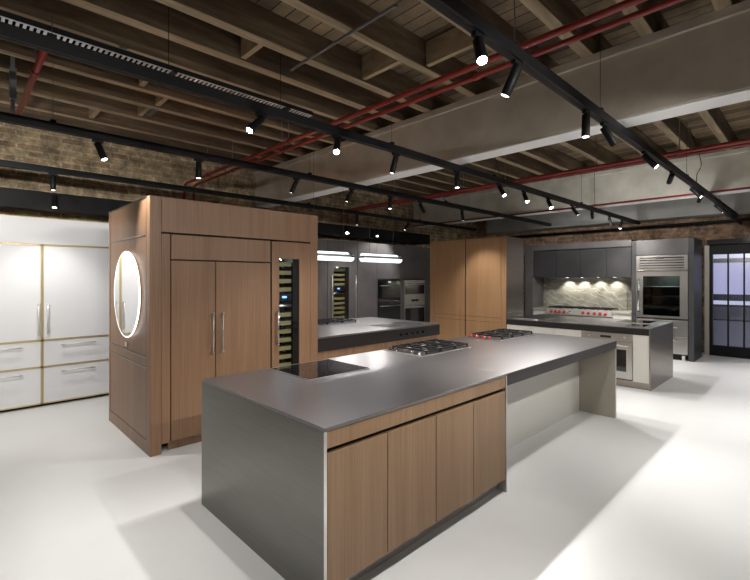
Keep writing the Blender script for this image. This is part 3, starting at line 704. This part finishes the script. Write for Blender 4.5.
B(KX0+.012, KX0+.03, 2.0, 2.72, .107, .122).build('lower_vent', BLACK, t)
induction(8.10, 8.60, 1.95, 2.45, 'black glass hob near the waterfall end of the range island')
t = thing('undermount_sink', 'small steel sink set in the range island worktop', 'sink', (7.72, 2.0, c))
B(7.50, 7.92, 1.86, 2.18, c, c+.003, .001).build('rim', STEEL, t); B(7.52, 7.90, 1.88, 2.16, c+.003, c+.0045).build('basin', BLACKG, t)
induction(7.46, 7.90, 3.42, 3.95, 'small black hob on the range island beside the oak tower')

# ------------------------------------------------------------------ range wall (X = 10.51)
RX = 10.51
t = thing('cabinet_surround', 'charcoal frame around the range niche with bright top edge', 'cabinet surround', (10.8, 4.1, 0))
B(RX, 11.4, 5.10, 5.31, 0, 2.49, .003).build('left_pillar', GREYL, t)
B(RX, 11.4, 2.875, 5.099, 2.345, 2.49, .003).build('top_fascia', GREYL, t)
B(11.14, 11.4, 2.875, 5.099, 0, 2.344).build('niche_back', GREYC, t)
t = thing('wall_cabinet', 'row of charcoal wall cabinets above the marble splashback', 'cabinet', (10.8, 4, 1.68))
B(10.56, 11.12, 2.88, 5.094, 1.68, 2.33).build('carcass', GREYC, t)
for a, b in ((4.52, 5.09), (3.955, 4.515), (3.385, 3.95), (2.885, 3.38)): B(10.54, 10.56, a+.002, b-.002, 1.675, 2.32, .002).build('door', GREYC, t)
for yy in (4.41, 4.055, 3.69, 3.335):
    MB().cyl((10.93, yy, 1.679), (10.93, yy, 1.674), .03, 16).build('downlight', LENSD, t)
    ld = bpy.data.lights.new('under_cabinet_light', 'SPOT'); ld.energy = 7; ld.spot_size = math.radians(100); ld.spot_blend = .6; ld.shadow_soft_size = .02; ld.color = (1, .97, .88)
    lo = bpy.data.objects.new('under_cabinet_light', ld); COL.objects.link(lo); lo.location = (10.97, yy, 1.665); lo.rotation_euler = (0, math.radians(-14), 0)
tag(B(11.12, 11.139, 2.88, 5.095, .92, 1.674).build('wall_cladding', MARBLE), 'darker marble wall lining behind the splashback slab', 'splashback')
tag(B(11.085, 11.118, 3.126, 5.02, .92, 1.345, .002).build('splashback', MARBLE), 'veined grey-green marble splashback slab behind the range', 'splashback')
t = thing('range_counter', 'pale marble counter and base cabinets either side of the range', 'counter', (10.8, 4, 0))
for a, b in ((4.745, 5.095), (2.88, 3.25)):
    B(RX-.02, 11.117, a, b, .875, .918, .003).build('countertop', mat('pale_marble', (.42, .40, .33), .3), t); B(RX+.02, 11.1, a, b, .1, .874).build('base_cabinet', CREAM, t)
B(RX+.08, 11.1, 2.9, 5.08, 0, .1).build('toe_kick', BLACK, t)
t = thing('range_cooker', 'wide stainless range with red knobs under the wall cabinets', 'range', (10.8, 4, .1))
B(RX+.01, 11.08, 3.255, 4.74, .105, .895, .003).build('oven_body', STEEL, t)
B(RX-.05, RX+.01, 3.255, 4.74, .79, .925, .01).build('control_panel', mat('range_steel', (.60, .58, .54), .4, .35), t)
B(RX-.03, 11.08, 3.255, 4.74, .896, .93, .004).build('cooktop', STEEL, t)
for i, yy in enumerate((4.60, 4.50, 4.40, 4.29, 4.17, 3.86, 3.74, 3.61, 3.49, 3.38)):
    MB().lathe([(0, 0), (.036, 0), (.034, .006), (.027, .008), (.024, .04), (0, .042)], (RX-.05, yy, .855), (-1, 0, 0), 18).build('knob', REDK if i != 4 else CHROME, t, smooth=True)
for i in range(5):
    a = 3.29+i*.285; g = MB()
    for yy in (a, a+.135, a+.262): g.box(RX+.03, 11.03, yy, yy+.012, .945, .965)
    for xx in (RX+.03, RX+.27, 11.018): g.box(xx, xx+.012, a, a+.274, .945, .965)
    for xx in (RX+.03, 11.016):
        for yy in (a, a+.26): g.box(xx, xx+.014, yy, yy+.014, .93, .945)
    g.build('pan_grate', IRON, t)
    for bx in (RX+.16, RX+.40): MB().lathe([(0, 0), (.045, 0), (.04, .012), (0, .014)], (bx, a+.137, .93), (0, 0, 1), 18).build('burner', IRON, t, smooth=True)
for a, b in ((3.27, 3.97), (3.99, 4.73)):
    d = B(RX-.01, RX+.01, a, b, .2, .77, .003).build('oven_door', STEEL, t); hhandle(d, (RX-.01, a+.05, .72), (RX-.01, b-.05, .72), (-1, 0, 0), CHROME, .013)

# glass-door refrigerator tower
t = thing('tall_cabinet', 'charcoal tall surround housing the glass-door refrigerator', 'cabinet', (10.9, 2.3, 0))
B(RX, 11.33, 1.77, 1.862, 0, 2.46, .002).build('side_panel', GREYC, t); B(RX, 11.33, 2.782, 2.870, 0, 2.46, .002).build('side_panel', GREYC, t)
B(RX, 11.33, 1.863, 2.781, 2.14, 2.46, .002).build('top_panel', GREYL, t); B(11.28, 11.33, 1.863, 2.781, 0, 2.139).build('back_panel', GREYC, t)
t = thing('refrigerator', 'stainless refrigerator with glass door and louvred top beside the range', 'refrigerator', (10.9, 2.32, 0))
fy0, fy1 = 1.868, 2.776
b_ = MB(); b_.box(RX+.03, 11.27, fy0, fy0+.03, .1, 2.13).box(RX+.03, 11.27, fy1-.03, fy1, .1, 2.13).box(11.22, 11.27, fy0+.03, fy1-.03, .1, 2.13).box(RX+.03, 11.22, fy0+.03, fy1-.03, 2.1, 2.13).box(RX+.03, 11.22, fy0+.03, fy1-.03, .1, .13).box(RX+.03, 11.22, fy0+.03, fy1-.03, .79, .82)
b_.build('fridge_body', DARKM, t)
g = MB(); g.box(RX-.02, RX+.03, fy0, fy0+.06, 1.83, 2.13).box(RX-.02, RX+.03, fy1-.06, fy1, 1.83, 2.13).box(RX-.02, RX+.03, fy0+.06, fy1-.06, 2.09, 2.13).box(RX-.02, RX+.03, fy0+.06, fy1-.06, 1.83, 1.86)
g = g.build('grille_frame', STEEL, t)
for i in range(4):
    z = 1.875+i*.053; MB().bar((RX-.002, fy0+.06, z+.018), (RX-.002, fy1-.06, z+.018), .03, .034).build('louvre', STEEL, g)
B(RX-.024, RX-.019, 2.27, 2.42, 2.055, 2.078).build('badge', CHROME, g)
B(RX-.035, RX+.03, fy0-.004, fy1+.004, 1.80, 1.822, .003).build('top_trim', STEEL_W, t)
d = MB(); d.box(RX-.02, RX+.03, fy0, 2.0, .835, 1.795, .002).box(RX-.02, RX+.03, 2.655, fy1, .835, 1.795, .002).box(RX-.02, RX+.03, 2.0, 2.655, 1.70, 1.795).box(RX-.02, RX+.03, 2.0, 2.655, .835, .88)
d = d.build('door_frame', STEEL, t); B(RX-.005, RX+.002, 2.0, 2.655, .88, 1.70).build('door_glass', GLASSD, d)
vhandle(d, RX-.02, 2.725, .935, 1.64, (-1, 0, 0), CHROME, .017, .05)
for z in (1.06, 1.27, 1.47): B(RX+.05, 11.20, fy0+.03, fy1-.03, z, z+.012).build('shelf', GALV, t)
B(RX+.05, RX+.3, 2.2, 2.45, 1.19, 1.268).build('drawer_box', DARKM, t)
for (a, b, hz) in ((.49, .80, .66), (.125, .475, .40)):
    dd = B(RX-.02, RX+.03, fy0, fy1, a, b, .003).build('drawer', STEEL, t); hhandle(dd, (RX-.02, 2.03, hz), (RX-.02, 2.62, hz), (-1, 0, 0), CHROME, .014)
for yy in (fy0+.05, fy1-.09): B(RX+.0, RX+.06, yy, yy+.05, 0, .1).build('foot', CHROME, t)
B(RX+.04, RX+.06, fy0+.1, fy1-.1, .0, .1).build('toe_kick', BLACK, t)
ld = bpy.data.lights.new('fridge_light', 'AREA'); ld.size = .4; ld.energy = 10; ld.color = (.8, 1, .95)
lo = bpy.data.objects.new('fridge_light', ld); COL.objects.link(lo); lo.location = (10.9, 2.32, 1.78)

# small things: vents on brick, etc.
# ------------------------------------------------------------------ world, camera
wd = bpy.data.worlds.new('world'); S.world = wd; wd.use_nodes = True
wd.node_tree.nodes['Background'].inputs[0].default_value = (.02, .02, .025, 1); wd.node_tree.nodes['Background'].inputs[1].default_value = 1
cam = bpy.data.cameras.new('camera'); co = bpy.data.objects.new('camera', cam); COL.objects.link(co)
co.location = (0, 0, 1.65); co.rotation_euler = (math.radians(90), 0, A_-math.pi/2)
cam.sensor_width = 36; cam.lens = 435/750*36; cam.shift_y = -11.5/750; cam.clip_start = .05
S.camera = co
S.view_settings.view_transform = 'Standard'; S.view_settings.look = 'None'; S.view_settings.gamma = 1; S.view_settings.exposure = 0.8
